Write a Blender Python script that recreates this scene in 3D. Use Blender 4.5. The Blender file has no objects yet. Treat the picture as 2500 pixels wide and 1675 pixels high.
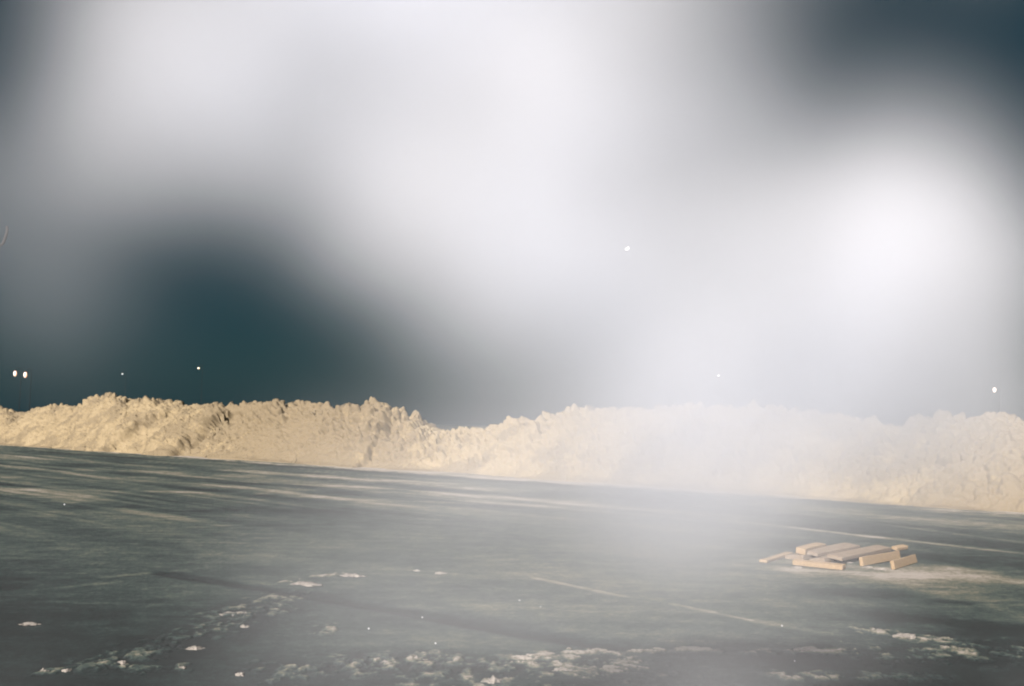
import bpy, math, random
import numpy as np
from mathutils import Vector, Matrix

R = math.radians
random.seed(4)
S = bpy.context.scene
C = S.collection

# ------------------------------------------------------------------ camera
W0, H0 = 2500.0, 1675.0          # the photograph's own pixels, used as a survey grid
FOC = 35.0
F = FOC / 36.0 * W0
EYE = Vector((0, 0, 1.6))
PITCH, ROLL = R(4.75), R(0.92)
cam = bpy.data.cameras.new("camera")
cam.lens = FOC; cam.sensor_width = 36.0; cam.clip_start = 0.05; cam.clip_end = 6000
co = bpy.data.objects.new("camera", cam); C.objects.link(co)
RM = Matrix.Rotation(math.pi / 2 + PITCH, 4, 'X') @ Matrix.Rotation(ROLL, 4, 'Z')
co.matrix_world = Matrix.Translation(EYE) @ RM
S.camera = co

# ------------------------------------------------------------------ sky, light, exposure
SUN_EL, SUN_AZ = R(33), R(-26)    # azimuth: from behind the camera, to its left
world = bpy.data.worlds.new("World"); S.world = world; world.use_nodes = True
nt = world.node_tree; nt.nodes.clear()
out = nt.nodes.new('ShaderNodeOutputWorld'); bg = nt.nodes.new('ShaderNodeBackground')
sky = nt.nodes.new('ShaderNodeTexSky'); sky.sky_type = 'NISHITA'; sky.sun_disc = False
sky.sun_elevation = SUN_EL; sky.sun_rotation = math.pi + SUN_AZ * -1
mul = nt.nodes.new('ShaderNodeMix'); mul.data_type = 'RGBA'; mul.blend_type = 'MULTIPLY'
mul.inputs[0].default_value = 1.0
mul.inputs[7].default_value = (0.012, 0.020, 0.017, 1)
add = nt.nodes.new('ShaderNodeMix'); add.data_type = 'RGBA'; add.blend_type = 'ADD'
add.inputs[0].default_value = 1.0
add.inputs[7].default_value = (0.046, 0.140, 0.205, 1)
nt.links.new(sky.outputs[0], mul.inputs[6]); nt.links.new(mul.outputs[2], add.inputs[6])
nt.links.new(add.outputs[2], bg.inputs[0]); nt.links.new(bg.outputs[0], out.inputs[0])
bg.inputs[1].default_value = 0.10

sun = bpy.data.lights.new("sun", 'SUN'); sun.energy = 5.0; sun.angle = R(0.6)
sun.color = (1.0, 0.90, 0.85)
so = bpy.data.objects.new("sun", sun); C.objects.link(so)
toward = Vector((math.sin(SUN_AZ) * math.cos(SUN_EL), -math.cos(SUN_AZ) * math.cos(SUN_EL), math.sin(SUN_EL)))
so.rotation_euler = toward.to_track_quat('Z', 'Y').to_euler()
so.location = toward * 50

S.view_settings.view_transform = 'Standard'; S.view_settings.look = 'None'
S.view_settings.gamma = 1.0; S.view_settings.exposure = 1.0
S.render.engine = 'CYCLES'
cy = S.cycles
cy.use_denoising = True; cy.denoiser = 'OPENIMAGEDENOISE'; cy.denoising_input_passes = 'RGB_ALBEDO_NORMAL'
cy.max_bounces = 10; cy.volume_bounces = 7; cy.diffuse_bounces = 3
cy.volume_step_rate = 1.0; cy.volume_max_steps = 256
cy.pixel_filter_type = 'BLACKMAN_HARRIS'; cy.filter_width = 2.0
cy.sample_clamp_indirect = 6

# ------------------------------------------------------------------ helpers
def ray(px, py):
    d = RM.to_3x3() @ Vector(((px - W0 / 2) / F, -(py - H0 / 2) / F, -1))
    return d
def on_ground(px, py, z=0.0):
    d = ray(px, py)
    return EYE + d * ((z - EYE.z) / d.z)
def at_depth(px, py, y):
    d = ray(px, py)
    return EYE + d * (y / d.y)

def tag(o, label=None, cat=None, group=None, kind=None):
    if label: o['label'] = label
    if cat: o['category'] = cat
    if group: o['group'] = group
    if kind: o['kind'] = kind
    return o

def mesh_np(name, verts, faces, mat, smooth=True, attrs=None):
    me = bpy.data.meshes.new(name)
    verts = np.asarray(verts, dtype=np.float32); faces = np.asarray(faces, dtype=np.int32)
    k = faces.shape[1]
    me.vertices.add(len(verts)); me.vertices.foreach_set("co", verts.ravel())
    me.loops.add(faces.size); me.loops.foreach_set("vertex_index", faces.ravel())
    me.polygons.add(len(faces))
    me.polygons.foreach_set("loop_start", np.arange(0, faces.size, k, dtype=np.int32))
    me.polygons.foreach_set("loop_total", np.full(len(faces), k, dtype=np.int32))
    me.update(calc_edges=True)
    me.polygons.foreach_set("use_smooth", np.full(len(faces), smooth, dtype=bool))
    for an, av in (attrs or {}).items():
        a = me.attributes.new(an, 'FLOAT', 'POINT'); a.data.foreach_set("value", np.asarray(av, dtype=np.float32))
    me.materials.append(mat)
    o = bpy.data.objects.new(name, me); C.objects.link(o)
    return o

def grid_faces(nr, nc, wrap=False):
    i = np.arange(nr - 1)[:, None]; j = np.arange(nc if wrap else nc - 1)[None, :]
    j2 = (j + 1) % nc
    return np.stack([i * nc + j, i * nc + j2, (i + 1) * nc + j2, (i + 1) * nc + j], -1).reshape(-1, 4)

# numpy noise
def h32(ix, iy, iz, s):
    v = (ix.astype(np.int64) * 374761393 + iy.astype(np.int64) * 668265263 + iz.astype(np.int64) * 1274126177 + s * 974634777) & 0xffffffff
    v = ((v ^ (v >> 13)) * 1103515245) & 0xffffffff
    v = ((v ^ (v >> 16)) * 2246822519) & 0xffffffff
    return ((v ^ (v >> 15)) & 0xffffff) / float(0xffffff)
def vnoise(x, y, z=None, s=0):
    if z is None: z = np.zeros_like(x)
    X, Y, Z = np.floor(x), np.floor(y), np.floor(z)
    fx, fy, fz = x - X, y - Y, z - Z
    fx, fy, fz = [f * f * f * (f * (f * 6 - 15) + 10) for f in (fx, fy, fz)]
    r = 0
    for a in (0, 1):
        for b in (0, 1):
            for c in (0, 1):
                w = (fx if a else 1 - fx) * (fy if b else 1 - fy) * (fz if c else 1 - fz)
                r = r + w * h32(X + a, Y + b, Z + c, s)
    return r
def fbm(x, y, z=None, o=4, s=0, g=0.5):
    t = 0; a = 1.0; n = 0
    for k in range(o):
        t = t + a * vnoise(x, y, z, s + 17 * k); n += a
        x = x * 2.03 + 5.1; y = y * 2.03 + 3.7; z = None if z is None else z * 2.03 + 1.3
        a *= g
    return t / n
def lumps(x, y, z, s):
    """Rounded clods: a dome over each jittered cell, its height random."""
    X, Y, Z = np.floor(x), np.floor(y), np.floor(z)
    best = np.zeros_like(x)
    for a in (-1, 0, 1):
        for b in (-1, 0, 1):
            for c in (-1, 0, 1):
                ix, iy, iz = X + a, Y + b, Z + c
                d2 = ((ix + h32(ix, iy, iz, s) - x) ** 2 + (iy + h32(ix, iy, iz, s + 1) - y) ** 2 + (iz + h32(ix, iy, iz, s + 2) - z) ** 2)
                rr = 0.35 + 0.45 * h32(ix, iy, iz, s + 3)
                hgt = np.sqrt(np.maximum(0, 1 - d2 / rr ** 2)) * rr
                best = np.maximum(best, hgt)
    return best
def sstep(a, b, x):
    t = np.clip((x - a) / (b - a), 0, 1); return t * t * (3 - 2 * t)
def seg_dist(x, y, pts):
    best = np.full_like(x, 1e9)
    for (ax, ay), (bx, by) in zip(pts[:-1], pts[1:]):
        dx, dy = bx - ax, by - ay
        t = np.clip(((x - ax) * dx + (y - ay) * dy) / (dx * dx + dy * dy), 0, 1)
        best = np.minimum(best, np.hypot(x - ax - t * dx, y - ay - t * dy))
    return best

# material helpers
def new_mat(name):
    m = bpy.data.materials.new(name); m.use_nodes = True
    b = m.node_tree.nodes['Principled BSDF']
    return m, m.node_tree, b
def N(t, kind, **kw):
    n = t.nodes.new(kind)
    for k, v in kw.items(): setattr(n, k, v)
    return n
def ramp(t, fac, stops):
    r = N(t, 'ShaderNodeValToRGB')
    while len(r.color_ramp.elements) < len(stops): r.color_ramp.elements.new(0.5)
    for e, (p, c) in zip(r.color_ramp.elements, stops):
        e.position = p; e.color = (*c, 1)
    t.links.new(fac, r.inputs[0]); return r
def noise(t, scale, detail=5, rough=0.55, vec=None):
    n = N(t, 'ShaderNodeTexNoise'); n.inputs['Scale'].default_value = scale
    n.inputs['Detail'].default_value = detail; n.inputs['Roughness'].default_value = rough
    if vec: t.links.new(vec, n.inputs['Vector'])
    return n

# ------------------------------------------------------------------ materials of the setting
def snow_material():
    m, t, b = new_mat("dirty_snow")
    g = N(t, 'ShaderNodeNewGeometry')
    n1 = noise(t, 1.1, 6, 0.6, g.outputs['Position'])
    n2 = noise(t, 9.0, 5, 0.65, g.outputs['Position'])
    at = N(t, 'ShaderNodeAttribute'); at.attribute_name = 'dirt_dim'
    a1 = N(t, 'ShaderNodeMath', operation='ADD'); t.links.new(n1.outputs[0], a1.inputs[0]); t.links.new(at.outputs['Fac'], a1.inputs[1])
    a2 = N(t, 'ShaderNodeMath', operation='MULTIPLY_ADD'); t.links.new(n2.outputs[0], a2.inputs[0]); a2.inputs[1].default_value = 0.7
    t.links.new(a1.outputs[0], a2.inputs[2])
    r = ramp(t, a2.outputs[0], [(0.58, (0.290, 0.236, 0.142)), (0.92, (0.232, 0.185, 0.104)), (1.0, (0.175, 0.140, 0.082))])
    t.links.new(r.outputs[0], b.inputs['Base Color'])
    b.inputs['Roughness'].default_value = 0.85
    n3 = noise(t, 16, 6, 0.7, g.outputs['Position'])
    bp = N(t, 'ShaderNodeBump'); bp.inputs['Strength'].default_value = 0.7; bp.inputs['Distance'].default_value = 0.05
    t.links.new(n3.outputs[0], bp.inputs['Height']); t.links.new(bp.outputs[0], b.inputs['Normal'])
    return m
SNOW = snow_material()

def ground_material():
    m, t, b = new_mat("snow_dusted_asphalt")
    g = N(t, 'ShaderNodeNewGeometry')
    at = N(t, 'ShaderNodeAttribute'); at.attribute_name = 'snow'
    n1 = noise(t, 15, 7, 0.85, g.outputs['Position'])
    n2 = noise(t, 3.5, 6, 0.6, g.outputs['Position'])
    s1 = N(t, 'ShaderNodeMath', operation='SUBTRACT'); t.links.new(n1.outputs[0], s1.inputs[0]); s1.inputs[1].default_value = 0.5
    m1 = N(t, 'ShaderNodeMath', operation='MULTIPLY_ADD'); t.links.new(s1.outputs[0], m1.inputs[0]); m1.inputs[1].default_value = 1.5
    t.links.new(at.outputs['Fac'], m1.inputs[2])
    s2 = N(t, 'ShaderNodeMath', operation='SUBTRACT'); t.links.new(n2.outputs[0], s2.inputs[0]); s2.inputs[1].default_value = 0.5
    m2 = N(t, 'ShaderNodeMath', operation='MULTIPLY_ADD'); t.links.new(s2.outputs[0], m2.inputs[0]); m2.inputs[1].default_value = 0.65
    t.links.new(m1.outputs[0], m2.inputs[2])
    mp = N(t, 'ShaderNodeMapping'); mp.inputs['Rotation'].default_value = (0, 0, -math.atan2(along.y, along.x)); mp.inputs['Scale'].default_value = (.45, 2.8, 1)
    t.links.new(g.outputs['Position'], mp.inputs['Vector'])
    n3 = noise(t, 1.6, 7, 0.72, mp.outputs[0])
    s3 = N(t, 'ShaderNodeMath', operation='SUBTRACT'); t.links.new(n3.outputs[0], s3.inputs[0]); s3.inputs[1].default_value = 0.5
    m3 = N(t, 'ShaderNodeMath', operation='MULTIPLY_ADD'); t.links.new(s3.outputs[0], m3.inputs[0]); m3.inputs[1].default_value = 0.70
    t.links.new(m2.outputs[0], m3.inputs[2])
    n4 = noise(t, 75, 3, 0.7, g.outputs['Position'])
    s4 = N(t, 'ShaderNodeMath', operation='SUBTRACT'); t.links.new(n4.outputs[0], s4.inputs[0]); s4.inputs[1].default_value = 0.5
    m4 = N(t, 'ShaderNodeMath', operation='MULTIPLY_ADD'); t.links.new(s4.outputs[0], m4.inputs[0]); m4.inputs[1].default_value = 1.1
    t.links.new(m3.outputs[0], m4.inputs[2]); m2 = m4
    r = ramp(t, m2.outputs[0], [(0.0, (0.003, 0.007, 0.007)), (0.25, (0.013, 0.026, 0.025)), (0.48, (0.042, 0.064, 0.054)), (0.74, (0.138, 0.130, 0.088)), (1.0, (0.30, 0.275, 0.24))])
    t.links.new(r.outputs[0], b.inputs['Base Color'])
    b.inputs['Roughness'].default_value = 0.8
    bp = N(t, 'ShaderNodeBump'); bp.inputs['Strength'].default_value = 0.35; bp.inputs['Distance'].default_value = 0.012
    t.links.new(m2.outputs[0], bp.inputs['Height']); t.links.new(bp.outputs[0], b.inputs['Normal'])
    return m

# ------------------------------------------------------------------ surveyed lines of the place
D2F = W0 / 2340.0
base_px = [(-500, 1052), (0, 1086), (300, 1107), (641, 1127), (900, 1145), (1068, 1152), (1300, 1170), (1600, 1188), (1900, 1210), (2200, 1235), (2500, 1254), (3000, 1290)]
crest_px = [(-500, 960), (-200, 985)] + [(x * D2F, y * D2F) for x, y in [
    (0, 927), (15, 932), (40, 941), (70, 936), (100, 927), (150, 924), (190, 926), (203, 915), (218, 906), (250, 904), (275, 908), (295, 916), (310, 911), (360, 918), (400, 919), (440, 923), (485, 917), (505, 922), (525, 932), (550, 922),
    (585, 914), (630, 919), (650, 932), (680, 920), (740, 922), (800, 934), (825, 932), (860, 929), (920, 946), (960, 955), (1000, 971), (1030, 981), (1050, 983), (1110, 972), (1140, 964), (1165, 952), (1190, 950), (1220, 963), (1245, 959), (1265, 950),
    (1320, 936), (1370, 932), (1400, 927), (1440, 933), (1490, 928), (1560, 930), (1620, 934), (1700, 930), (1750, 924), (1800, 934), (1850, 936), (1920, 943), (2000, 955), (2050, 968), (2065, 966), (2100, 952), (2150, 940), (2200, 944), (2250, 946), (2300, 946), (2340, 950)]] + [(2700, 1020), (3000, 1015)]
G0, G1 = on_ground(0, 1086), on_ground(2500, 1254)
along = (G1 - G0); along.z = 0; along.normalize()
across = Vector((-along.y, along.x, 0))
if across.y < 0: across = -across

# ------------------------------------------------------------------ ground
def ground():
    rr = [0.0 + 0.4, 1.0, 2.0, 3.0, 4.0]
    inv = np.linspace(1 / 4.6, 1 / 75.0, 620)
    rad = np.concatenate([[0.3, 0.8, 1.6, 2.6, 3.6], 1 / inv, [85, 100, 130, 180, 300, 600, 1200, 3000]])
    th = np.concatenate([np.radians(np.linspace(-31, 31, 760)), np.radians(np.linspace(31, 329, 62)[1:-1])])
    TH, RA = np.meshgrid(th, rad)
    x = (RA * np.sin(TH)).ravel(); y = (RA * np.cos(TH)).ravel()
    s = (x - G0.x) * along.x + (y - G0.y) * along.y          # along the bank
    t = (x - G0.x) * across.x + (y - G0.y) * across.y        # towards it
    dist = np.hypot(x, y)
    sn = np.zeros_like(x)
    # broad film of packed snow and ice, long scraped streaks parallel with the bank
    streak = fbm(s / 7.0, t / 0.55 + 1.5 * fbm(s / 9, t / 6, o=2, s=7), o=4, s=3)
    fine = fbm(s / 2.6, t / 0.14, o=3, s=21)
    broad = fbm(s / 6, t / 3, o=3, s=40)
    far = sstep(11, 22, dist)
    sn = 0.37 + 0.34 * (broad - 0.5) + far * (0.95 * (streak - 0.5) + 0.5 * (fbm(x / 1.3, y / 1.3, o=4, s=29, g=.65) - .5) + 0.45 * (fine - 0.5) + 0.03)
    sn += (1 - far) * (0.42 * (fbm(x / 1.4, y / 1.1, o=5, s=9, g=.6) - 0.5)) + 0.16 * (fbm(x / .16, y / .16, o=4, s=19, g=.65) - .5)
    # darker wet band at the foot of the bank
    toe = 2.2 * (fbm(s / 1.1, t / .5, o=5, s=88, g=.65) - .5)
    sn -= 0.12 * sstep(-3.2, -1.2, t)
    sn += 0.60 * sstep(-.75, .10, t + toe)
    # lens vignette painted as darker ground towards both lower corners; right also wet
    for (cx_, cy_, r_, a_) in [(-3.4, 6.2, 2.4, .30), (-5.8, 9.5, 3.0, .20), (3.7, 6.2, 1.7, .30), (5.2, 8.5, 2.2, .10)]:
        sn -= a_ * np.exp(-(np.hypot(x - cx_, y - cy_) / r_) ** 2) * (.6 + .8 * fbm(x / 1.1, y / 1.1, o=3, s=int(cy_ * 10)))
    # middle of the lot painted paler, carrying some of the vapour's bright veil
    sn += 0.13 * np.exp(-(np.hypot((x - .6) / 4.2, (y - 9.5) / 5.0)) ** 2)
    # a pale drift band in front of the bank, left of centre
    for (px0, py0, px1, py1, wd, am) in [
        (560, 1148, 1250, 1198, .75, .34), (500, 1185, 1500, 1225, .5, .20), (700, 1212, 1700, 1250, .35, .26), (60, 1140, 700, 1165, .8, .16),
        (100, 1195, 640, 1206, .40, .26), (350, 1165, 900, 1190, .30, .2),
        (1600, 1250, 2500, 1352, .10, .46), (1900, 1247, 2500, 1325, .12, .25), (1700, 1232, 2500, 1290, .2, .14),
        (1645, 1475, 1835, 1515, .05, .42), (1835, 1515, 2040, 1550, .08, .20), (1300, 1410, 1520, 1455, .05, .40),
        (250, 1410, 520, 1385, .05, .20), (90, 1440, 300, 1420, .05, .20), (0, 1465, 500, 1478, .04, .14),
        (1430, 1590, 1720, 1588, .06, .32), (1870, 1585, 2040, 1595, .05, .40), (1000, 1392, 1110, 1400, .05, .30),
        (1900, 1372, 2320, 1395, .38, .34), (1950, 1395, 2500, 1420, .40, .30), (2200, 1410, 2500, 1500, .40, .22),
        (2110, 1545, 2300, 1560, .12, .12), (2250, 1565, 2450, 1620, .16, .26), (2020, 1640, 2190, 1648, .06, .3),
        (1800, 1380, 1950, 1390, .2, .22), (430, 1290, 620, 1280, .15, .12)]:
        a, b = on_ground(px0, py0), on_ground(px1, py1)
        wob = 0.35 * wd * (fbm(x / 1.1, y / 1.1, o=3, s=int(px0)) - .5) * 4
        d = seg_dist(x, y, [(a.x, a.y), (b.x, b.y)]) + wob
        br = 0.35 + 1.3 * fbm(x / .35, y / .22, o=3, s=int(py0))
        sn += am * np.exp(-(np.maximum(d, 0) / wd) ** 2) * np.clip(br, 0, 1.4)
    # dark tyre furrow across the foreground, other scraped bare places
    hz = np.zeros_like(x)
    for (pts, wd, am, dep) in [
        ([(400, 1400), (560, 1425), (700, 1445), (880, 1478), (1060, 1505), (1260, 1545), (1500, 1580)], .10, .85, .018),
        ([(1100, 1500), (1300, 1540), (1540, 1570)], .16, .24, .008),
        ([(380, 1575), (540, 1545), (620, 1500)], .30, .34, 0), ([(300, 1640), (440, 1590)], .22, .24, 0),
        ([(700, 1645), (900, 1610), (1050, 1605)], .20, .22, 0), ([(1150, 1640), (1400, 1625)], .25, .22, 0),
        ([(2000, 1440), (2200, 1455), (2500, 1490)], .30, .30, 0), ([(2150, 1500), (2500, 1545)], .30, .30, 0),
        ([(1930, 1600), (2150, 1620), (2500, 1660)], .30, .34, 0), ([(2200, 1670), (2500, 1600)], .4, .25, 0),
        ([(1950, 1330), (2500, 1385)], .5, .20, 0), ([(1980, 1285), (2500, 1335)], .5, .18, 0),
        ([(200, 1230), (500, 1252), (800, 1248)], .3, .15, 0), ([(380, 1250), (560, 1245)], .2, .16, 0),
        ([(600, 1285), (800, 1280)], .12, .18, 0), ([(820, 1200), (1050, 1195)], .3, .25, 0), ([(1000, 1228), (1400, 1240)], .3, .22, 0)]:
        P = [(on_ground(*p).x, on_ground(*p).y) for p in pts]
        d = seg_dist(x, y, P) + wd * 1.2 * (fbm(x / .6, y / .6, o=3, s=int(pts[0][0]) + 5) - .5)
        k = np.exp(-(np.maximum(d, 0) / wd) ** 2)
        sn -= am * k * (0.55 + 0.9 * fbm(x / .18, y / .18, o=2, s=77)); hz -= dep * k
    # scattered crumbs of snow in broken patches near the camera
    for (px0, py0, px1, py1, wd, th0) in [
        (260, 1620, 660, 1490, .22, .62), (560, 1500, 720, 1450, .25, .62), (720, 1640, 1060, 1610, .28, .58), (1080, 1650, 1500, 1620, .35, .60),
        (1270, 1615, 1380, 1600, .16, .54), (2110, 1540, 2330, 1570, .16, .56), (1850, 1595, 2060, 1590, .10, .56), (1400, 1592, 1720, 1586, .10, .60),
        (130, 1640, 420, 1630, .14, .64), (1930, 1650, 2260, 1655, .15, .62), (2200, 1600, 2480, 1590, .4, .66), (780, 1545, 820, 1530, .12, .6), (700, 1420, 830, 1400, .1, .64)]:
        a, b = on_ground(px0, py0), on_ground(px1, py1)
        d = seg_dist(x, y, [(a.x, a.y), (b.x, b.y)])
        m = np.exp(-(d / (wd * 1.5)) ** 2)
        crumb = fbm(x / .085, y / .10, o=4, s=int(px0) + 31, g=.68)
        k = sstep(th0 - .12, th0 + .06, crumb * (0.55 + 0.45 * m) + 0.07 * m) * m
        sn += 0.62 * k * (0.35 + 1.1 * fbm(x / .05, y / .05, o=3, s=int(px0) + 3, g=.7)); hz += 0.014 * k
        sn -= 0.16 * m * (1 - k)
    # tread pressed into snow, bottom centre left
    a, b = on_ground(690, 1640), on_ground(1060, 1600)
    ax = Vector((b.x - a.x, b.y - a.y)); L = ax.length; ax.normalize()
    u = (x - a.x) * ax.x + (y - a.y) * ax.y; v = -(x - a.x) * ax.y + (y - a.y) * ax.x
    inside = sstep(-.1, .1, u) * sstep(L + .1, L - .1, u) * np.exp(-(v / .10) ** 4)
    bars = sstep(-.1, .9, np.sin((u + 0.8 * np.abs(v)) * 2 * math.pi / .125) + 3.6 * (fbm(x / .09, y / .09, o=4, s=91, g=.7) - .5))
    sn += inside * (0.48 * bars - .14); hz += 0.014 * inside * bars
    hz += 0.012 * (fbm(x / .9, y / .9, o=3, s=55) - .5) * sstep(80, 10, dist)
    sn = np.where(dist > 90, 0.3, sn)
    z = np.where(dist > 80, 0, hz)
    v3 = np.stack([x, y, z], -1)
    fc = grid_faces(len(rad), len(th), wrap=True)[:, ::-1]
    # close the middle under the camera with a small fan of quads (a disc of the first ring)
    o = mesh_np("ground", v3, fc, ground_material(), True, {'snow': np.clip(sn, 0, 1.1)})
    o['kind'] = 'structure'
    return o
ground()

# ------------------------------------------------------------------ the ploughed bank of snow
def snow_bank():
    nc, nf, nb = 1500, 170, 26
    pxs = np.linspace(-420, 2920, nc)
    by = np.interp(pxs, *zip(*base_px)); cyy = np.interp(pxs, *zip(*crest_px))
    # soften straight joints of the surveyed crest
    ker = np.hanning(9); ker /= ker.sum()
    cyy = np.convolve(np.pad(cyy, 4, mode='edge'), ker, mode='valid')
    B = np.array([on_ground(a, b) for a, b in zip(pxs, by)])
    depth = 3.2
    al = (B - np.array(G0)) @ np.array(along)
    B = B - np.array(across)[None, :] * (0.7 * (fbm(al / 2.2, al * 0, o=5, s=44, g=.62) - .42))[:, None]
    Cr = []
    for a, b, c in zip(pxs, B, cyy):
        # crest line runs `depth` metres behind the foot
        p0 = Vector(b) + across * depth
        d = ray(a, c)
        n = across
        t = (p0 - EYE).dot(n) / d.dot(n)
        Cr.append(EYE + d * t)
    Cr = np.array(Cr)
    rows = []
    for k in range(nf):
        v = k / (nf - 1)
        f = 0.10 * v + 0.90 * (v ** 1.25 * (1 - v) + (1 - (1 - v) ** 1.9) * v)
        p = B * (1 - v) + Cr * v
        p[:, 2] = Cr[:, 2] * f
        rows.append(p)
    for k in range(1, nb + 1):
        v = k / nb
        p = Cr + np.array(across)[None, :] * (3.6 * v)
        p[:, 2] = Cr[:, 2] * (1 - v ** 1.4)
        rows.append(p)
    P = np.stack(rows)                                    # (rows, cols, 3)
    V = np.concatenate([np.linspace(0, 1, nf), 1 + np.linspace(0, 1, nb + 1)[1:]])[:, None] * np.ones((1, nc))
    # normals of the smooth form
    du = np.gradient(P, axis=1); dv = np.gradient(P, axis=0)
    Nn = np.cross(du, dv); Nn /= np.linalg.norm(Nn, axis=2, keepdims=True) + 1e-9
    Nn[Nn[..., 2] < 0] *= -1
    x, y, z = [P[..., i].ravel() for i in range(3)]
    v = V.ravel(); pxr = np.tile(pxs, len(rows))
    rough = 0.25 + 0.75 * sstep(.38, .62, fbm(x / 2.6, y / 2.6, z / 1.6, o=3, s=61) + 0.16 * (v - .45))
    # smoother slides: low slope and some named places
    smooth_spots = np.exp(-((pxr - 330) / 190) ** 2 - ((v - .5) / .35) ** 2) * .5 + np.exp(-((pxr - 690) / 150) ** 2 - ((v - .25) / .22) ** 2) * .8 \
        + np.exp(-((pxr - 60) / 170) ** 2) * .55
    rough = rough * np.clip(1 - smooth_spots, .15, 1) * (1 - .35 * sstep(1500, 2100, pxr))
    L1 = lumps(x / .60, y / .60, z / .50, 5) * .33
    L2 = lumps(x / .30 + 3, y / .30, z / .26, 15) * .34 * (1 - .30 * sstep(1500, 2100, pxr))
    L3 = lumps(x / .15 + 9, y / .15, z / .14, 25) * .21 * (1 - .25 * sstep(1500, 2100, pxr))
    big = (fbm(x / 1.7, y / 1.7, z / 1.3, o=3, s=71) - .5) * .42
    edge = sstep(0, .10, v)
    dsp = (L1 * rough ** 1.3 + L2 * (0.25 + .75 * rough) + L3 * (0.45 + .55 * rough)) * (0.10 + .90 * sstep(.05, .30, v)) + big * edge * sstep(1.02, .80, v) - .10 * edge
    dsp += 0.16 * (lumps(x / .42 + 1, y / .42, z / .42, 33)) * np.exp(-((v - 1) / .07) ** 2) * 1.3 - .17 * sstep(.4, 1, v)
    # gullies running down to the left
    for (x0, v0, x1, v1, w, dep) in [(425, .10, 545, .74, 17, .50), (248, .05, 355, .50, 16, .42), (905, .3, 935, .5, 12, .3), (1180, .3, 1290, .4, 12, .15)]:
        sv = 110.0
        dx, dvv = (x1 - x0), (v1 - v0) * sv
        ln = math.hypot(dx, dvv)
        t = np.clip(((pxr - x0) * dx + (v - v0) * sv * dvv) / (ln * ln), 0, 1)
        side = ((pxr - x0) * dvv - (v - v0) * sv * dx) / ln + w * .55 * (fbm(x / .45, y / .45, z / .45, o=3, s=81) - .5) * 2
        endf = np.exp(-(np.hypot(pxr - x0 - t * dx, (v - v0) * sv - t * dvv) / (w * 4.5)) ** 4)
        # the slope breaks: upper left stands proud, lower right has slipped away
        dsp += sstep(1.0, .78, v) * endf * (dep * .45 * sstep(-w * 3.5, -w * .2, side) * sstep(w * .25, -w * .25, side) - dep * .7 * sstep(-w * .25, w * .25, side) * sstep(w * 4, w * .4, side))
    Q = P.reshape(-1, 3) + Nn.reshape(-1, 3) * dsp[:, None]
    Q[:, 2] = np.where((v < .02), -0.03, Q[:, 2])
    Q[:, 2] = np.where((v > 1.97), -0.05, Q[:, 2])
    dirt_dim = 0.32 * np.exp(-((pxr - 720) / 260) ** 2) + .30 * sstep(1950, 2500, pxr) + .14 * sstep(.12, 0, v)  # brown dirt left of centre; right end painted darker for fading lamplight
    dirt_dim += 0.18 * sstep(.5, .7, fbm(x / 1.2, y / 1.2, z / .8, o=3, s=101))
    o = mesh_np("snow_bank", Q, grid_faces(len(rows), nc), SNOW, True, {'dirt_dim': dirt_dim})
    tag(o, "long lumpy bank of ploughed snow running across the far side of the lot", "snow bank")
    return o
snow_bank()


# ------------------------------------------------------------------ small things
import bmesh
def simple_mat(name, col, rough=0.7, noise_scale=20, var=0.25, metal=0.0, stretch=None):
    m, t, b = new_mat(name)
    tc = N(t, 'ShaderNodeTexCoord'); vec = tc.outputs['Object']
    if stretch:
        mp = N(t, 'ShaderNodeMapping'); mp.inputs['Scale'].default_value = stretch
        t.links.new(vec, mp.inputs['Vector']); vec = mp.outputs[0]
    n = noise(t, noise_scale, 5, 0.6, vec)
    r = ramp(t, n.outputs[0], [(0.3, tuple(c * (1 - var) for c in col)), (0.7, tuple(c * (1 + var) for c in col))])
    t.links.new(r.outputs[0], b.inputs['Base Color'])
    b.inputs['Roughness'].default_value = rough; b.inputs['Metallic'].default_value = metal
    bp = N(t, 'ShaderNodeBump'); bp.inputs['Strength'].default_value = 0.4; bp.inputs['Distance'].default_value = 0.004
    t.links.new(n.outputs[0], bp.inputs['Height']); t.links.new(bp.outputs[0], b.inputs['Normal'])
    return m
WOOD = simple_mat("raw_pine", (0.27, 0.195, 0.11), 0.85, 14, 0.30, stretch=(0.6, 6, 6))
WOOD_GREY = simple_mat("weathered_pine", (0.19, 0.15, 0.105), 0.9, 14, 0.35, stretch=(0.6, 6, 6))
METAL = simple_mat("dark_painted_steel", (0.002, 0.003, 0.003), 0.95, 8, 0.2)
BARK = simple_mat("bare_bark", (0.035, 0.032, 0.03), 0.9, 30, 0.3)
ICE = simple_mat("clear_white_ice", (0.70, 0.72, 0.74), 0.15, 30, 0.02)
CLUMP = simple_mat("crusted_snow", (0.215, 0.20, 0.175), 0.85, 22, 0.35)
def glow(name, col, e):
    m = bpy.data.materials.new(name); m.use_nodes = True; t = m.node_tree; b = t.nodes['Principled BSDF']
    b.inputs['Base Color'].default_value = (0.8, 0.8, 0.8, 1); b.inputs['Roughness'].default_value = 0.3
    b.inputs['Emission Strength'].default_value = e
    # brightest where the bulb sits behind the frosted glass, redder at the rim
    lw = N(t, 'ShaderNodeLayerWeight'); lw.inputs['Blend'].default_value = 0.5
    r = ramp(t, lw.outputs['Facing'], [(0.0, tuple(c * 1.8 + .25 for c in col)), (0.30, col), (1.0, (col[0] * .45, col[1] * .22, col[2] * .16))])
    t.links.new(r.outputs[0], b.inputs['Emission Color'])
    return m

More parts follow.
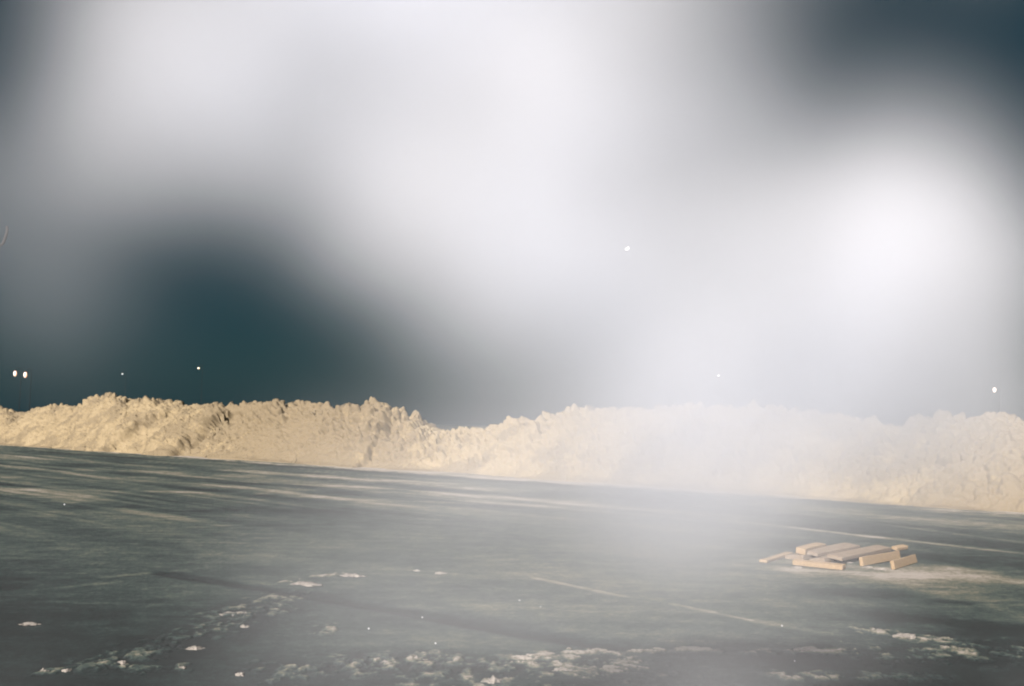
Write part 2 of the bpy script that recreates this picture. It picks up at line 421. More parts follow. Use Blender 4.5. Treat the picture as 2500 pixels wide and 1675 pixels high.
def bm_obj(name, bm, mat, parent=None, smooth=True):
    me = bpy.data.meshes.new(name); bm.to_mesh(me); bm.free()
    for p in me.polygons: p.use_smooth = smooth
    me.materials.append(mat)
    o = bpy.data.objects.new(name, me); C.objects.link(o)
    if parent: o.parent = parent
    return o

def plank(p0, p1, z0, z1, h, w, label, mat=WOOD, seed=0, roll=0.0):
    """A sawn board: its near lower edge runs from p0 to p1, the board lies behind that edge."""
    rnd = random.Random(seed)
    A = on_ground(*p0, z0); B = on_ground(*p1, z1); ax = (B - A); L = ax.length; ax.normalize()
    sd = Vector((-ax.y, ax.x, 0)).normalized()
    if sd.y < 0: sd = -sd
    up = ax.cross(sd)
    if up.z < 0: up = -up
    q = Matrix.Rotation(roll, 3, ax); sd = q @ sd; up = q @ up
    bm = bmesh.new(); n = 9; rings = []
    bow = rnd.uniform(-.008, .008)
    for i in range(n + 1):
        u = i / n; off = up * (bow * math.sin(u * math.pi))
        j = [rnd.uniform(-.0015, .0015) for _ in range(8)]
        e = 0.0 if 0 < i < n else 0.012
        cut = rnd.uniform(-.012, .012) if i in (0, n) else 0
        ring = []
        for k, (a, b) in enumerate(((0, 0), (1, 0), (1, 1), (0, 1))):
            ring.append(bm.verts.new(ax * (u * L + cut * (a - .5)) + sd * (a * w + j[k]) + up * (b * h + j[k + 4]) + off))
        rings.append(ring)
    for r0, r1 in zip(rings[:-1], rings[1:]):
        for k in range(4): bm.faces.new((r0[k], r0[(k + 1) % 4], r1[(k + 1) % 4], r1[k]))
    bm.faces.new(rings[0][::-1]); bm.faces.new(rings[-1])
    bmesh.ops.recalc_face_normals(bm, faces=bm.faces)
    ed = [e for e in bm.edges if len(e.link_faces) == 2 and e.calc_face_angle(0) > 0.8]
    bmesh.ops.bevel(bm, geom=ed, offset=0.004, segments=1, affect='EDGES')
    o = bm_obj('wooden_board', bm, mat, smooth=False); o.location = A + Vector((0, 0, .004))
    tag(o, label, 'board', 'broken boards lying in a heap')
    return o

BOARDS = [
    ((1873, 1375), (1936, 1355), 0, .01, .030, .10, "thin narrow board sticking out at the left end of the heap", WOOD, 0),
    ((1934, 1380), (2058, 1393), .008, .0, .052, .10, "long pale board lying along the front of the heap", WOOD, .12),
    ((1962, 1369), (2044, 1352), .0, .02, .060, .26, "grey brown board just behind the long pale front one", WOOD_GREY, -.10),
    ((1966, 1356), (2016, 1343), .055, .07, .075, .13, "short pinkish block end on top at the back left of the heap", WOOD, .08),
    ((1996, 1360), (2100, 1340), .045, .070, .040, .22, "wide greyish board at the top centre back of the heap", WOOD_GREY, .10),
    ((2014, 1376), (2102, 1354), .0, .035, .060, .20, "brown board slanting through the middle of the heap", WOOD_GREY, -.14),
    ((2056, 1371), (2176, 1346), .035, .060, .045, .20, "worn board tucked behind the big golden one", WOOD_GREY, .10),
    ((2108, 1383), (2200, 1366), .0, .010, .105, .045, "largest golden board standing on edge in the right of the heap", WOOD, -.16),
    ((2186, 1391), (2240, 1374), .0, .0, .100, .045, "short golden board standing at the right end of the heap", WOOD, -.22),
    ((2190, 1346), (2217, 1341), .0, .012, .040, .09, "small offcut lying apart behind the right end of the heap", WOOD, .2),
]
for i, b in enumerate(BOARDS): plank(b[0], b[1], b[2], b[3], b[4], b[5], b[6], b[7], seed=i + 3, roll=b[8])

def clump(px, py, wpx, hpx, label, seed):
    p = on_ground(px, py); k = p.y / F
    rx = wpx * k / 2; rz = hpx * k * .62; ry = max(rx * .75, .03)
    bm = bmesh.new(); bmesh.ops.create_icosphere(bm, subdivisions=4, radius=1)
    co_ = np.array([v.co[:] for v in bm.verts])
    f = fbm(co_[:, 0] * 2.6 + seed, co_[:, 1] * 2.6, co_[:, 2] * .6, o=4, s=seed, g=.75)
    l = lumps(co_[:, 0] * 2.6, co_[:, 1] * 2.6 + seed, co_[:, 2] * 2.6, seed + 7)
    h_ = fbm(co_[:, 0] * 2.2 + seed, co_[:, 1] * 2.2, o=4, s=seed + 3, g=.7)
    for v, a, b, c_ in zip(bm.verts, f, l, h_):
        r = max(.12, -.15 + 2.0 * a + .2 * b)
        x_, y_, z_ = v.co.x * r, v.co.y * r, v.co.z * r * max(.1, 2.2 * c_ - .35)
        v.co = Vector((x_ * rx, y_ * ry, max(z_ * rz, -.01)))
    o = bm_obj('snow_clump', bm, CLUMP); o.location = p + Vector((0, 0, -.001)); o.rotation_euler.z = random.Random(seed).uniform(-.3, .3)
    tag(o, label, 'snow clump', 'clumps of snow scattered on the foreground')
for i, c in enumerate([
    (583, 1500, 74, 9, "widest white clump on the left, below the dark tyre furrow"),
    (862, 1406, 56, 8, "bright flat clump just above the tyre furrow, left of centre"),
    (748, 1426, 72, 8, "long thin ragged clump to the left of a bright flat one"),
    (598, 1532, 22, 10, "small round clump just under the widest one"),
    (474, 1584, 40, 10, "pale ragged clump at the edge of the dark scraped patch"),
    (296, 1620, 22, 11, "small rounded clump in the broken snow at the lower left"),
    (108, 1640, 24, 9, "smaller of two clumps near the lower left corner, further left"),
    (162, 1638, 20, 9, "tiny clump near the lower left corner, right of its neighbour"),
    (74, 1524, 46, 6, "faint long clump lying in the shade at the left edge"),
    (444, 1632, 22, 10, "little white clump below the dark scraped patch"),
    (586, 1648, 24, 10, "single clump at the bottom, left of the tread marks"),
    (1014, 1612, 48, 12, "clump at the right end of the tread marks"),
    (945, 1620, 40, 9, "clump on top of the tread marks, next to the end one"),
    (1205, 1664, 50, 15, "tallest clump at the very bottom, centre"),
    (1018, 1394, 16, 6, "left one of two specks of snow above the centre of the furrow"),
    (1076, 1400, 30, 6, "right one of two specks of snow above the centre of the furrow"),
    (1985, 1590, 90, 8, "long low clump lying in the dark ground at the lower right"),
    (2136, 1540, 36, 9, "clump beginning the broken line of snow at the lower right"),
    (2212, 1555, 60, 11, "ragged clump in the middle of the broken line at the lower right"),
    (2292, 1564, 24, 9, "last small clump of the broken line at the lower right"),
    (1290, 1606, 60, 9, "flat spread clump at the bottom, right of centre"),
    (1375, 1637, 44, 9, "clump right of the tallest one at the bottom"),
    (1945, 1386, 26, 6, "white clump under the front edge of the long pale board"),
    (2118, 1386, 22, 7, "small white clump at the foot of the largest golden board"),
    (2148, 1390, 26, 7, "small white clump between the two golden boards"),
    (2070, 1374, 22, 6, "small white clump in the hollow among the boards"),
]): clump(c[0], c[1], c[2], c[3], c[4], 11 + i * 3)

for i, (px, py, sz, label) in enumerate([
    (157, 1233, .022, "orange glinting ice chip on the far left of the lot"),
    (900, 1536, .010, "glinting ice chip below the furrow, left of centre"),
    (1063, 1572, .011, "bluish glinting ice chip above the tread marks' right end"),
    (1268, 1467, .010, "upper left of two close glinting ice chips in mid lot"),
    (1320, 1483, .010, "lower right of two close glinting ice chips in mid lot"),
    (1031, 1508, .009, "glinting ice chip lying beside the dark furrow"),
    (1909, 1529, .010, "glinting ice chip among the tracks on the right"),
    (1940, 1615, .009, "glinting ice chip below the right hand tracks")]):
    bm = bmesh.new(); sz *= .7; bmesh.ops.create_icosphere(bm, subdivisions=1, radius=sz)
    rnd = random.Random(i)
    for v in bm.verts: v.co *= rnd.uniform(.6, 1.2)
    o = bm_obj('ice_chip', bm, ICE, smooth=False); o.location = on_ground(px, py) + Vector((0, 0, sz * .6))
    tag(o, label, 'ice chip', 'glinting ice chips on the lot')

# one flake of snow drifting close to the viewer
bm = bmesh.new()
k = 1.25 / F
pts = [(-5.5, -4.5), (5, -1.5), (5, 1), (2.5, 8), (.6, 3), (-1.5, 1.5), (-4.5, 2.5)]
fr = [bm.verts.new((x * k, -.0008, y * k)) for x, y in pts]; bk = [bm.verts.new((x * k * .9, .0012, y * k * .9)) for x, y in pts]
bm.faces.new(fr[::-1]); bm.faces.new(bk)
for i in range(len(pts)):
    j = (i + 1) % len(pts); bm.faces.new((fr[i], fr[j], bk[j], bk[i]))
bmesh.ops.recalc_face_normals(bm, faces=bm.faces)
o = bm_obj('snowflake', bm, ICE, smooth=False); o.location = at_depth(1531, 608, 1.25)
tag(o, "single bright white jagged flake drifting in the air high above the bank", "snowflake")

# ------------------------------------------------------------------ street lamps far beyond the bank
def lamp(px, py, dist, gw, gh, col, e, label):
    g = at_depth(px, py, dist)
    root = bpy.data.objects.new('street_lamp', None); C.objects.link(root); root.location = (g.x + .9, g.y, 0)
    tag(root, label, 'street lamp', 'street lamps far beyond the snow bank')
    bm = bmesh.new()
    r = bmesh.ops.create_cone(bm, cap_ends=True, segments=12, radius1=.05, radius2=.03, depth=g.z + .8)
    for v in bm.verts: v.co.z += (g.z + .8) / 2
    bm_obj('pole', bm, METAL, root)
    bm = bmesh.new()
    prev = None
    for i in range(9):
        a = i / 8; c = Vector((-.9 * a, 0, g.z + .78 + .22 * math.sin(a * math.pi * .8) - .10 * a))
        ring = [bm.verts.new(c + Vector((0, math.cos(q) * .035, math.sin(q) * .035))) for q in np.linspace(0, 2 * math.pi, 9)[:-1]]
        if prev:
            for n_ in range(8): bm.faces.new((prev[n_], prev[(n_ + 1) % 8], ring[(n_ + 1) % 8], ring[n_]))
        prev = ring
    bm_obj('arm', bm, METAL, root)
    bm = bmesh.new(); bmesh.ops.create_cone(bm, cap_ends=True, segments=16, radius1=gw * .5, radius2=gw * .2, depth=.16)
    for v in bm.verts: v.co += Vector((-.9, 0, g.z + gh * .5 + .02))
    bm_obj('hood', bm, METAL, root)
    bm = bmesh.new(); bmesh.ops.create_uvsphere(bm, u_segments=20, v_segments=14, radius=1)
    for v in bm.verts: v.co = Vector((v.co.x * gw / 2 - .9, v.co.y * gw / 2, v.co.z * gh / 2 + g.z))
    bm_obj('lamp_glass', bm, glow('warm_glass' if col[2] < .7 else 'white_glass', col, e), root)
ORANGE, WHITE, YEL = (1.0, .46, .20), (1.0, .97, .92), (1.0, .80, .35)
lamp(37, 912, 150, .48, .92, ORANGE, .42, "warm orange street lamp, left one of the pair near the left edge")
lamp(62, 915, 150, .52, .95, ORANGE, .42, "warm orange street lamp, right one of the pair near the left edge")
lamp(485, 899, 240, .55, .50, YEL, 0.45, "small yellow lamp in the dark gap above the left part of the bank")
lamp(299, 913, 260, .45, .45, (.55, .75, .75), .08, "very faint greenish lamp left of the small yellow one")
lamp(1755, 917, 220, .42, .42, WHITE, 3, "white street lamp seen through the vapour right of centre")
lamp(1983, 930, 260, .34, .34, WHITE, 2.2, "tiny white lamp, lower and left of a close pair")
lamp(2032, 922, 260, .34, .34, WHITE, 2.2, "tiny white lamp, upper and right of a close pair")
lamp(2428, 952, 160, .5, .8, (1.0, .72, .58), 1.5, "warm white street lamp near the right edge")

# ------------------------------------------------------------------ bare sapling just outside the left edge, one bent twig reaching in
def limb(pts, r0, r1, name, parent):
    bm = bmesh.new(); prev = None
    P = [Vector(p) for p in pts]; Q = []
    for i in range(len(P) - 1):
        a, b, c, d = P[max(i - 1, 0)], P[i], P[i + 1], P[min(i + 2, len(P) - 1)]
        for k_ in range(6):
            t = k_ / 6
            Q.append(.5 * ((2 * b) + (c - a) * t + (2 * a - 5 * b + 4 * c - d) * t * t + (3 * b - a - 3 * c + d) * t ** 3))
    Q.append(P[-1])
    for i, c in enumerate(Q):
        tn = (Q[min(i + 1, len(Q) - 1)] - Q[max(i - 1, 0)]).normalized()
        s_ = tn.cross(Vector((.3, 1, .2))).normalized(); u_ = tn.cross(s_)
        rad = r0 + (r1 - r0) * i / (len(Q) - 1); rad *= 1 + .1 * math.sin(i * 2.3)
        ring = [bm.verts.new(c + (s_ * math.cos(q) + u_ * math.sin(q)) * rad) for q in np.linspace(0, 2 * math.pi, 9)[:-1]]
        if prev:
            for n_ in range(8): bm.faces.new((prev[n_], prev[(n_ + 1) % 8], ring[(n_ + 1) % 8], ring[n_]))
        else: bm.faces.new(ring[::-1])
        prev = ring
    bm.faces.new(prev)
    return bm_obj(name, bm, BARK, parent)
tr = bpy.data.objects.new('bare_tree', None); C.objects.link(tr)
TD = 92.0
tw = [at_depth(px, py, TD) for px, py in [(-150, 690), (-70, 640), (-20, 607), (4, 597), (12, 583), (17, 565), (17, 552)]]
foot = Vector((tw[0].x - 6.0, TD + 1, -.1)); tr.location = foot
tag(tr, "tall bare tree beyond the bank, one drooping twig hooking in at the left edge", "tree")
T0 = [Vector(p) for p in ((0, 0, 0), (.2, 0, 4), (-.2, .3, 9), (.3, 0, 14), (.1, -.2, 19))]
limb(T0, .42, .07, 'trunk', tr)
f2 = [p - foot for p in tw]
limb([T0[2] + Vector((0, 0, 1)), (f2[0] + T0[2]) / 2 + Vector((0, 0, 2))] + f2, .17, .11, 'limb', tr)
rnd = random.Random(8)
for k_ in range(16):
    z0 = rnd.uniform(5, 17); an = rnd.uniform(1.9, 4.5); ln = rnd.uniform(3, 5.5) * (1 - z0 / 30)
    a = Vector((0, 0, z0)); d_ = Vector((math.cos(an), math.sin(an), 0))
    limb([a, a + d_ * ln * .5 + Vector((0, 0, ln * .35)), a + d_ * ln + Vector((0, 0, ln * .9))], .11, .03, 'limb', tr)

# ------------------------------------------------------------------ breath vapour hanging in the cold air, lit from behind the camera
def vapour():
    # each wisp: place on the survey grid (2340 px wide), half widths, turn, optical thickness, metres from the viewer
    WISPS = [
        (-114, -120, 178, 168, 0, 0.000, 2.81),
        (71, -120, 178, 168, 0, 0.000, 3.11),
        (203, -131, 178, 168, 0, 0.123, 3.17),
        (402, -113, 178, 168, 0, 0.252, 2.84),
        (566, -140, 178, 168, 0, 0.578, 3.10),
        (743, -149, 178, 168, 0, 0.682, 3.10),
        (902, -113, 178, 168, 0, 0.449, 3.10),
        (1069, -118, 178, 168, 0, 0.450, 3.10),
        (1261, -144, 178, 168, 0, 0.616, 3.10),
        (1444, -141, 178, 168, 0, 0.366, 3.10),
        (1621, -115, 178, 168, 0, 0.120, 2.32),
        (1792, -128, 178, 168, 0, 0.081, 2.55),
        (1931, -112, 178, 168, 0, 0.000, 2.85),
        (2136, -114, 178, 168, 0, 0.029, 2.95),
        (2281, -143, 105, 150, 0, 0.052, 2.87),
        (2440, -137, 105, 150, 0, 0.021, 2.82),
        (-55, 33, 178, 168, 0, 0.000, 2.86),
        (129, 38, 178, 168, 0, 0.000, 3.10),
        (301, 25, 178, 168, 0, 0.298, 3.13),
        (462, 45, 178, 168, 0, 0.171, 2.75),
        (664, 39, 178, 168, 0, 0.519, 3.10),
        (838, 20, 178, 168, 0, 0.519, 3.10),
        (976, 7, 178, 168, 0, 0.455, 3.10),
        (1190, 13, 178, 168, 0, 0.604, 3.10),
        (1360, 43, 178, 168, 0, 0.512, 3.10),
        (1507, 26, 178, 168, 0, 0.156, 2.63),
        (1668, 35, 178, 168, 0, 0.079, 2.60),
        (1873, 7, 178, 168, 0, 0.000, 2.80),
        (2012, 19, 178, 168, 0, 0.000, 3.01),
        (2220, 19, 178, 168, 0, 0.000, 3.20),
        (2375, 18, 105, 150, 0, 0.000, 3.00),
        (2531, 9, 105, 150, 0, 0.000, 2.70),
        (-111, 201, 178, 168, 0, 0.000, 2.74),
        (32, 201, 178, 168, 0, 0.000, 2.93),
        (219, 171, 178, 168, 0, 0.284, 2.91),
        (410, 180, 178, 168, 0, 0.534, 3.00),
        (548, 198, 178, 168, 0, 0.488, 3.00),
        (739, 195, 178, 168, 0, 0.081, 3.00),
        (922, 199, 178, 168, 0, 0.350, 3.00),
        (1096, 166, 178, 168, 0, 0.506, 3.10),
        (1240, 195, 178, 168, 0, 0.415, 2.67),
        (1425, 201, 178, 168, 0, 0.223, 2.79),
        (1620, 180, 178, 168, 0, 0.128, 2.71),
        (1782, 181, 178, 168, 0, 0.000, 2.76),
        (1939, 167, 178, 168, 0, 0.000, 2.94),
        (2137, 200, 178, 168, 0, 0.000, 3.07),
        (2287, 175, 105, 150, 0, 0.000, 2.80),
        (2449, 193, 105, 150, 0, 0.000, 2.66),
        (-40, 349, 178, 168, 0, 0.077, 2.60),
        (146, 344, 178, 168, 0, 0.054, 2.73),
        (303, 346, 178, 168, 0, 0.319, 3.00),
        (481, 348, 178, 168, 0, 0.276, 3.00),
        (644, 355, 178, 168, 0, 0.253, 3.00),
        (829, 318, 178, 168, 0, 0.356, 3.00),
        (987, 344, 178, 168, 0, 0.056, 2.42),
        (1183, 343, 178, 168, 0, 0.414, 2.61),
        (1335, 343, 178, 168, 0, 0.554, 2.80),
        (1528, 332, 178, 168, 0, 0.271, 2.92),
        (1702, 345, 178, 168, 0, 0.272, 2.81),
        (1878, 338, 178, 168, 0, 0.000, 2.64),
        (2015, 351, 178, 168, 0, 0.228, 2.81),
        (2200, 345, 178, 168, 0, 0.000, 2.85),
        (2330, 324, 105, 150, 0, 0.000, 2.78),
        (2330, 344, 105, 150, 0, 0.000, 2.50),
        (-114, 504, 178, 168, 0, 0.000, 2.43),
        (61, 475, 178, 168, 0, 0.107, 2.57),
        (221, 500, 178, 168, 0, 0.000, 2.80),
        (404, 499, 178, 168, 0, 0.000, 3.00),
        (566, 483, 178, 168, 0, 0.000, 3.00),
        (723, 486, 178, 168, 0, 0.000, 3.00),
        (898, 475, 178, 168, 0, 0.673, 3.00),
        (1078, 498, 178, 168, 0, 0.492, 2.60),
        (1244, 510, 178, 168, 0, 0.482, 2.48),
        (1423, 485, 178, 168, 0, 0.103, 2.55),
        (1583, 507, 178, 168, 0, 0.162, 2.43),
        (1751, 498, 178, 168, 0, 0.456, 2.31),
        (1945, 487, 178, 168, 0, 0.384, 2.54),
        (2136, 506, 178, 168, 0, 0.584, 2.70),
        (2301, 499, 105, 150, 0, 0.000, 2.76),
        (2330, 497, 105, 150, 0, 0.000, 2.71),
        (-13, 668, 178, 168, 0, 0.000, 2.55),
        (131, 665, 178, 168, 0, 0.111, 2.71),
        (292, 652, 178, 168, 0, 0.000, 3.09),
        (466, 655, 178, 168, 0, 0.000, 3.16),
        (648, 647, 178, 168, 0, 0.000, 2.83),
        (816, 668, 178, 168, 0, 0.000, 2.64),
        (1018, 666, 178, 168, 0, 0.116, 2.55),
        (1159, 669, 178, 168, 0, 0.619, 2.58),
        (1338, 642, 178, 168, 0, 0.728, 2.73),
        (1513, 641, 178, 168, 0, 0.100, 2.59),
        (1669, 654, 178, 168, 0, 0.394, 2.41),
        (1848, 661, 178, 168, 0, 0.010, 2.44),
        (2008, 651, 178, 168, 0, 0.809, 2.53),
        (2221, 661, 178, 168, 0, 0.386, 2.82),
        (2330, 636, 105, 150, 0, 0.000, 3.12),
        (2330, 654, 105, 150, 0, 0.000, 2.95),
        (-113, 810, 178, 168, 0, 0.000, 2.77),
        (35, 816, 178, 168, 0, 0.000, 2.89),
        (225, 799, 178, 168, 0, 0.013, 3.07),
        (397, 804, 178, 168, 0, 0.000, 3.03),
        (578, 809, 178, 168, 0, 0.003, 2.69),
        (729, 804, 178, 168, 0, 0.000, 2.59),
        (929, 807, 178, 168, 0, 0.000, 2.33),
        (1096, 803, 178, 168, 0, 0.000, 2.56),
        (1265, 811, 178, 168, 0, 0.042, 2.68),
        (1446, 801, 178, 168, 0, 0.475, 2.68),
        (1615, 793, 178, 168, 0, 0.258, 2.55),
        (1786, 788, 178, 168, 0, 0.609, 2.64),
        (1952, 803, 178, 168, 0, 0.632, 2.72),
        (2128, 822, 178, 168, 0, 0.718, 2.96),
        (2287, 807, 105, 150, 0, 0.000, 3.15),
        (2330, 792, 105, 150, 0, 0.000, 3.02),
        (-20, 944, 178, 168, 0, 0.000, 2.67),
        (152, 973, 178, 168, 0, 0.000, 2.82),
        (289, 970, 178, 168, 0, 0.000, 2.99),
        (503, 970, 178, 168, 0, 0.000, 2.76),
        (669, 950, 178, 168, 0, 0.000, 2.64),
        (845, 970, 178, 168, 0, 0.000, 2.31),
        (988, 978, 178, 168, 0, 0.003, 2.32),
        (1174, 958, 178, 168, 0, 0.131, 2.55),
        (1347, 943, 178, 168, 0, 0.240, 2.81),
        (1508, 944, 178, 168, 0, 0.605, 2.89),
        (1689, 971, 178, 168, 0, 0.952, 2.94),
        (1841, 959, 178, 168, 0, 0.468, 2.72),
        (2034, 961, 178, 168, 0, 0.743, 2.89),
        (2196, 944, 178, 168, 0, 0.174, 3.00),
        (2330, 967, 105, 150, 0, 0.206, 3.01),
        (2330, 964, 105, 150, 0, 0.000, 2.85),
        (-130, 1120, 178, 168, 0, 0.000, 2.47),
        (63, 1118, 178, 168, 0, 0.000, 2.46),
        (212, 1112, 178, 168, 0, 0.000, 2.73),
        (381, 1126, 178, 168, 0, 0.000, 2.78),
        (549, 1124, 178, 168, 0, 0.000, 2.57),
        (723, 1121, 178, 168, 0, 0.032, 2.47),
        (928, 1117, 178, 168, 0, 0.134, 2.53),
        (1097, 1099, 178, 168, 0, 0.237, 2.86),
        (1236, 1104, 178, 168, 0, 0.111, 3.17),
        (1435, 1106, 178, 168, 0, 0.466, 3.05),
        (1620, 1124, 178, 168, 0, 0.707, 3.00),
        (1756, 1122, 178, 168, 0, 0.114, 2.66),
        (1932, 1111, 178, 168, 0, 0.002, 2.63),
        (2109, 1113, 178, 168, 0, 0.000, 2.63),
        (2302, 1123, 105, 150, 0, 0.071, 2.84),
        (2457, 1132, 105, 150, 0, 0.000, 2.70),
        (-29, 1276, 178, 168, 0, 0.008, 2.41),
        (133, 1257, 178, 168, 0, 0.012, 2.34),
        (296, 1255, 178, 168, 0, 0.004, 2.77),
        (481, 1284, 178, 168, 0, 0.013, 2.80),
        (652, 1289, 178, 168, 0, 0.063, 2.92),
        (822, 1272, 178, 168, 0, 0.000, 2.70),
        (982, 1260, 178, 168, 0, 0.000, 2.71),
        (1164, 1289, 178, 168, 0, 0.000, 2.80),
        (1331, 1265, 178, 168, 0, 0.000, 2.97),
        (1504, 1263, 178, 168, 0, 0.045, 3.02),
        (1665, 1290, 178, 168, 0, 0.000, 2.75),
        (1877, 1281, 178, 168, 0, 0.047, 2.52),
        (2028, 1291, 178, 168, 0, 0.000, 2.31),
        (2209, 1265, 178, 168, 0, 0.000, 2.57),
        (2384, 1260, 105, 150, 0, 0.000, 2.69),
        (2525, 1263, 105, 150, 0, 0.000, 2.73),
        (-124, 1448, 178, 168, 0, 0.000, 2.43),
        (43, 1428, 178, 168, 0, 0.000, 2.54),
        (234, 1438, 178, 168, 0, 0.000, 2.81),
        (384, 1436, 178, 168, 0, 0.000, 3.19),
        (574, 1427, 178, 168, 0, 0.008, 3.18),
        (718, 1412, 178, 168, 0, 0.050, 2.92),
        (908, 1411, 178, 168, 0, 0.147, 2.69),
        (1105, 1430, 178, 168, 0, 0.125, 2.65),
        (1238, 1412, 178, 168, 0, 0.156, 2.87),
        (1427, 1447, 178, 168, 0, 0.061, 2.72),
        (1588, 1412, 178, 168, 0, 0.000, 2.62),
        (1752, 1420, 178, 168, 0, 0.030, 2.41),
        (1935, 1412, 178, 168, 0, 0.064, 2.31),
        (2136, 1417, 178, 168, 0, 0.000, 2.63),
        (2283, 1431, 105, 150, 0, 0.000, 2.84),
        (2451, 1414, 105, 150, 0, 0.000, 3.07),
        (-15, 1589, 178, 168, 0, 0.015, 2.78),
        (125, 1566, 178, 168, 0, 0.007, 2.76),
        (309, 1588, 178, 168, 0, 0.002, 2.92),
        (487, 1595, 178, 168, 0, 0.019, 3.18),
        (645, 1583, 178, 168, 0, 0.027, 3.07),
        (813, 1570, 178, 168, 0, 0.054, 2.68),
        (979, 1596, 178, 168, 0, 0.019, 2.53),
        (1161, 1571, 178, 168, 0, 0.000, 2.36),
        (1330, 1569, 178, 168, 0, 0.000, 2.60),
        (1517, 1575, 178, 168, 0, 0.087, 2.68),
        (1694, 1567, 178, 168, 0, 0.149, 2.69),
        (1848, 1580, 178, 168, 0, 0.000, 2.55),
        (2026, 1578, 178, 168, 0, 0.000, 2.67),
        (2204, 1601, 178, 168, 0, 0.000, 2.84),
        (2385, 1588, 105, 150, 0, 0.028, 3.05),
        (2559, 1592, 105, 150, 0, 0.015, 3.20),
    ]
    X0, X1, Y0, Y1, Z0, Z1 = -2.3, 2.3, 1.5, 4.3, 0.15, 3.6
    gn = bpy.data.node_groups.new("vapour_density", 'GeometryNodeTree')
    gn.interface.new_socket(name="Geometry", in_out='OUTPUT', socket_type='NodeSocketGeometry')
    L = gn.links.new
    go = gn.nodes.new('NodeGroupOutput'); vc = gn.nodes.new('GeometryNodeVolumeCube')
    vc.inputs['Min'].default_value = (X0, Y0, Z0); vc.inputs['Max'].default_value = (X1, Y1, Z1)
    vc.inputs['Resolution X'].default_value = 92; vc.inputs['Resolution Y'].default_value = 60; vc.inputs['Resolution Z'].default_value = 76
    pos = gn.nodes.new('GeometryNodeInputPosition')
    # slow curls bend the wisps
    nz = gn.nodes.new('ShaderNodeTexNoise'); nz.inputs['Scale'].default_value = 1.3; nz.inputs['Detail'].default_value = 1.5
    L(pos.outputs[0], nz.inputs['Vector'])
    sb = gn.nodes.new('ShaderNodeVectorMath'); sb.operation = 'SUBTRACT'; sb.inputs[1].default_value = (.5, .5, .5); L(nz.outputs['Color'], sb.inputs[0])
    ma = gn.nodes.new('ShaderNodeVectorMath'); ma.operation = 'MULTIPLY_ADD'; ma.inputs[1].default_value = (.20, .24, .20)
    L(sb.outputs[0], ma.inputs[0]); L(pos.outputs[0], ma.inputs[2])
    total = None
    for (px, py, rx, ry, ang, tau, dep) in WISPS:
        if tau < 0.004: continue
        c = at_depth(px * D2F, py * D2F, dep); k = dep * D2F / F
        rx, ry = rx * k, ry * k; rd = 0.40 * (rx + ry) / 2 + .12
        s1 = gn.nodes.new('ShaderNodeVectorMath'); s1.operation = 'SUBTRACT'; s1.inputs[1].default_value = c; L(ma.outputs[0], s1.inputs[0])
        cur = s1.outputs[0]
        if ang:
            vr = gn.nodes.new('ShaderNodeVectorRotate'); vr.rotation_type = 'Y_AXIS'; vr.inputs['Angle'].default_value = R(ang); L(cur, vr.inputs['Vector']); cur = vr.outputs[0]
        m1 = gn.nodes.new('ShaderNodeVectorMath'); m1.operation = 'MULTIPLY'; m1.inputs[1].default_value = (1 / rx, 1 / rd, 1 / ry); L(cur, m1.inputs[0])
        d = gn.nodes.new('ShaderNodeVectorMath'); d.operation = 'DOT_PRODUCT'; L(m1.outputs[0], d.inputs[0]); L(m1.outputs[0], d.inputs[1])
        ng = gn.nodes.new('ShaderNodeMath'); ng.operation = 'MULTIPLY'; ng.inputs[1].default_value = -1; L(d.outputs['Value'], ng.inputs[0])
        ex = gn.nodes.new('ShaderNodeMath'); ex.operation = 'EXPONENT'; L(ng.outputs[0], ex.inputs[0])
        am = gn.nodes.new('ShaderNodeMath'); am.operation = 'MULTIPLY_ADD'; am.inputs[1].default_value = tau / (math.sqrt(math.pi) * rd)
        L(ex.outputs[0], am.inputs[0])
        if total is None: am.inputs[2].default_value = 0.0
        else: L(total, am.inputs[2])
        total = am.outputs[0]
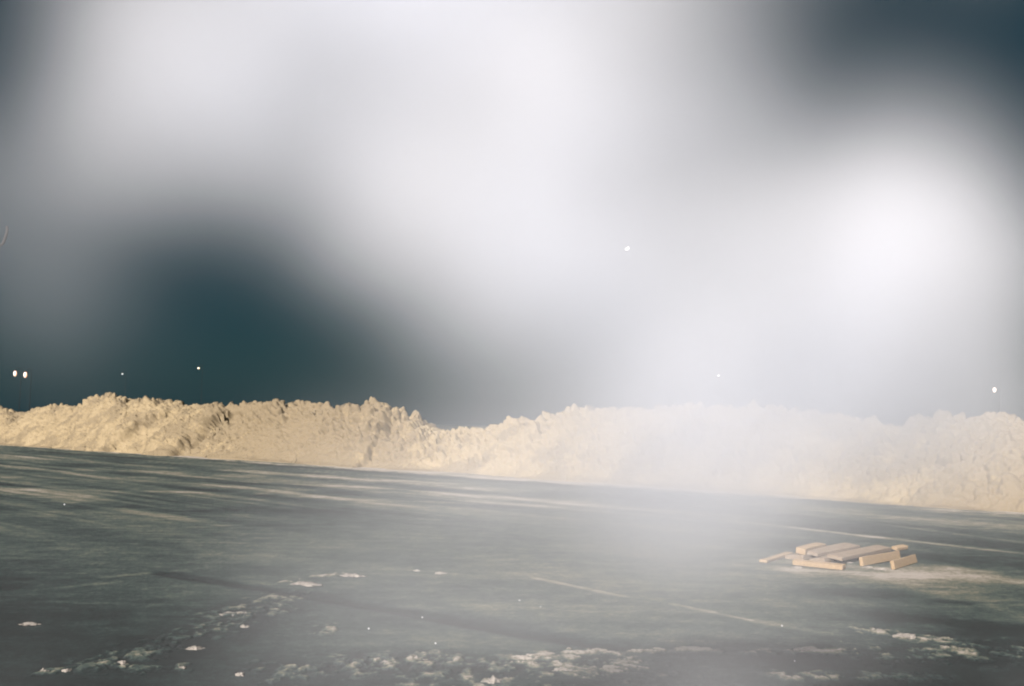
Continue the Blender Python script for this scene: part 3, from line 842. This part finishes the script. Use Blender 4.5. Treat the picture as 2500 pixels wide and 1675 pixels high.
    # fade to nothing before the faces of the box
    sx = gn.nodes.new('ShaderNodeVectorMath'); sx.operation = 'SUBTRACT'; sx.inputs[1].default_value = ((X0 + X1) / 2, (Y0 + Y1) / 2, (Z0 + Z1) / 2); L(pos.outputs[0], sx.inputs[0])
    ab = gn.nodes.new('ShaderNodeVectorMath'); ab.operation = 'ABSOLUTE'; L(sx.outputs[0], ab.inputs[0])
    sp = gn.nodes.new('ShaderNodeSeparateXYZ'); L(ab.outputs[0], sp.inputs[0])
    for i, half in enumerate(((X1 - X0) / 2, (Y1 - Y0) / 2, (Z1 - Z0) / 2)):
        mr = gn.nodes.new('ShaderNodeMapRange'); mr.interpolation_type = 'SMOOTHSTEP'
        mr.inputs['From Min'].default_value = half; mr.inputs['From Max'].default_value = half * .80
        L(sp.outputs[i], mr.inputs['Value'])
        mm = gn.nodes.new('ShaderNodeMath'); mm.operation = 'MULTIPLY'; L(total, mm.inputs[0]); L(mr.outputs['Result'], mm.inputs[1]); total = mm.outputs[0]
    L(total, vc.inputs['Density'])
    m = bpy.data.materials.new("breath_vapour"); m.use_nodes = True
    t = m.node_tree; t.nodes.clear()
    mo = t.nodes.new('ShaderNodeOutputMaterial'); pv = t.nodes.new('ShaderNodeVolumePrincipled')
    pv.inputs['Color'].default_value = (0.91, 0.94, 0.99, 1); pv.inputs['Density'].default_value = 1.0
    pv.inputs['Anisotropy'].default_value = VAP_G
    t.links.new(pv.outputs[0], mo.inputs['Volume'])
    sm = gn.nodes.new('GeometryNodeSetMaterial'); sm.inputs['Material'].default_value = m
    L(vc.outputs[0], sm.inputs[0]); L(sm.outputs[0], go.inputs[0])
    # the base form of the cloud (replaced by its density when evaluated)
    bv = [(x, y, z) for x in (X0, X1) for y in (Y0, Y1) for z in (Z0, Z1)]
    bf = [(0, 1, 3, 2), (4, 6, 7, 5), (0, 4, 5, 1), (2, 3, 7, 6), (0, 2, 6, 4), (1, 5, 7, 3)]
    o = mesh_np("breath_vapour", bv, bf, m, False)
    md = o.modifiers.new("density", 'NODES'); md.node_group = gn
    tag(o, "soft white drifting breath vapour hanging in the air before the viewer", "vapour", kind='stuff')
    return o
VAP_G = -0.2
vapour()
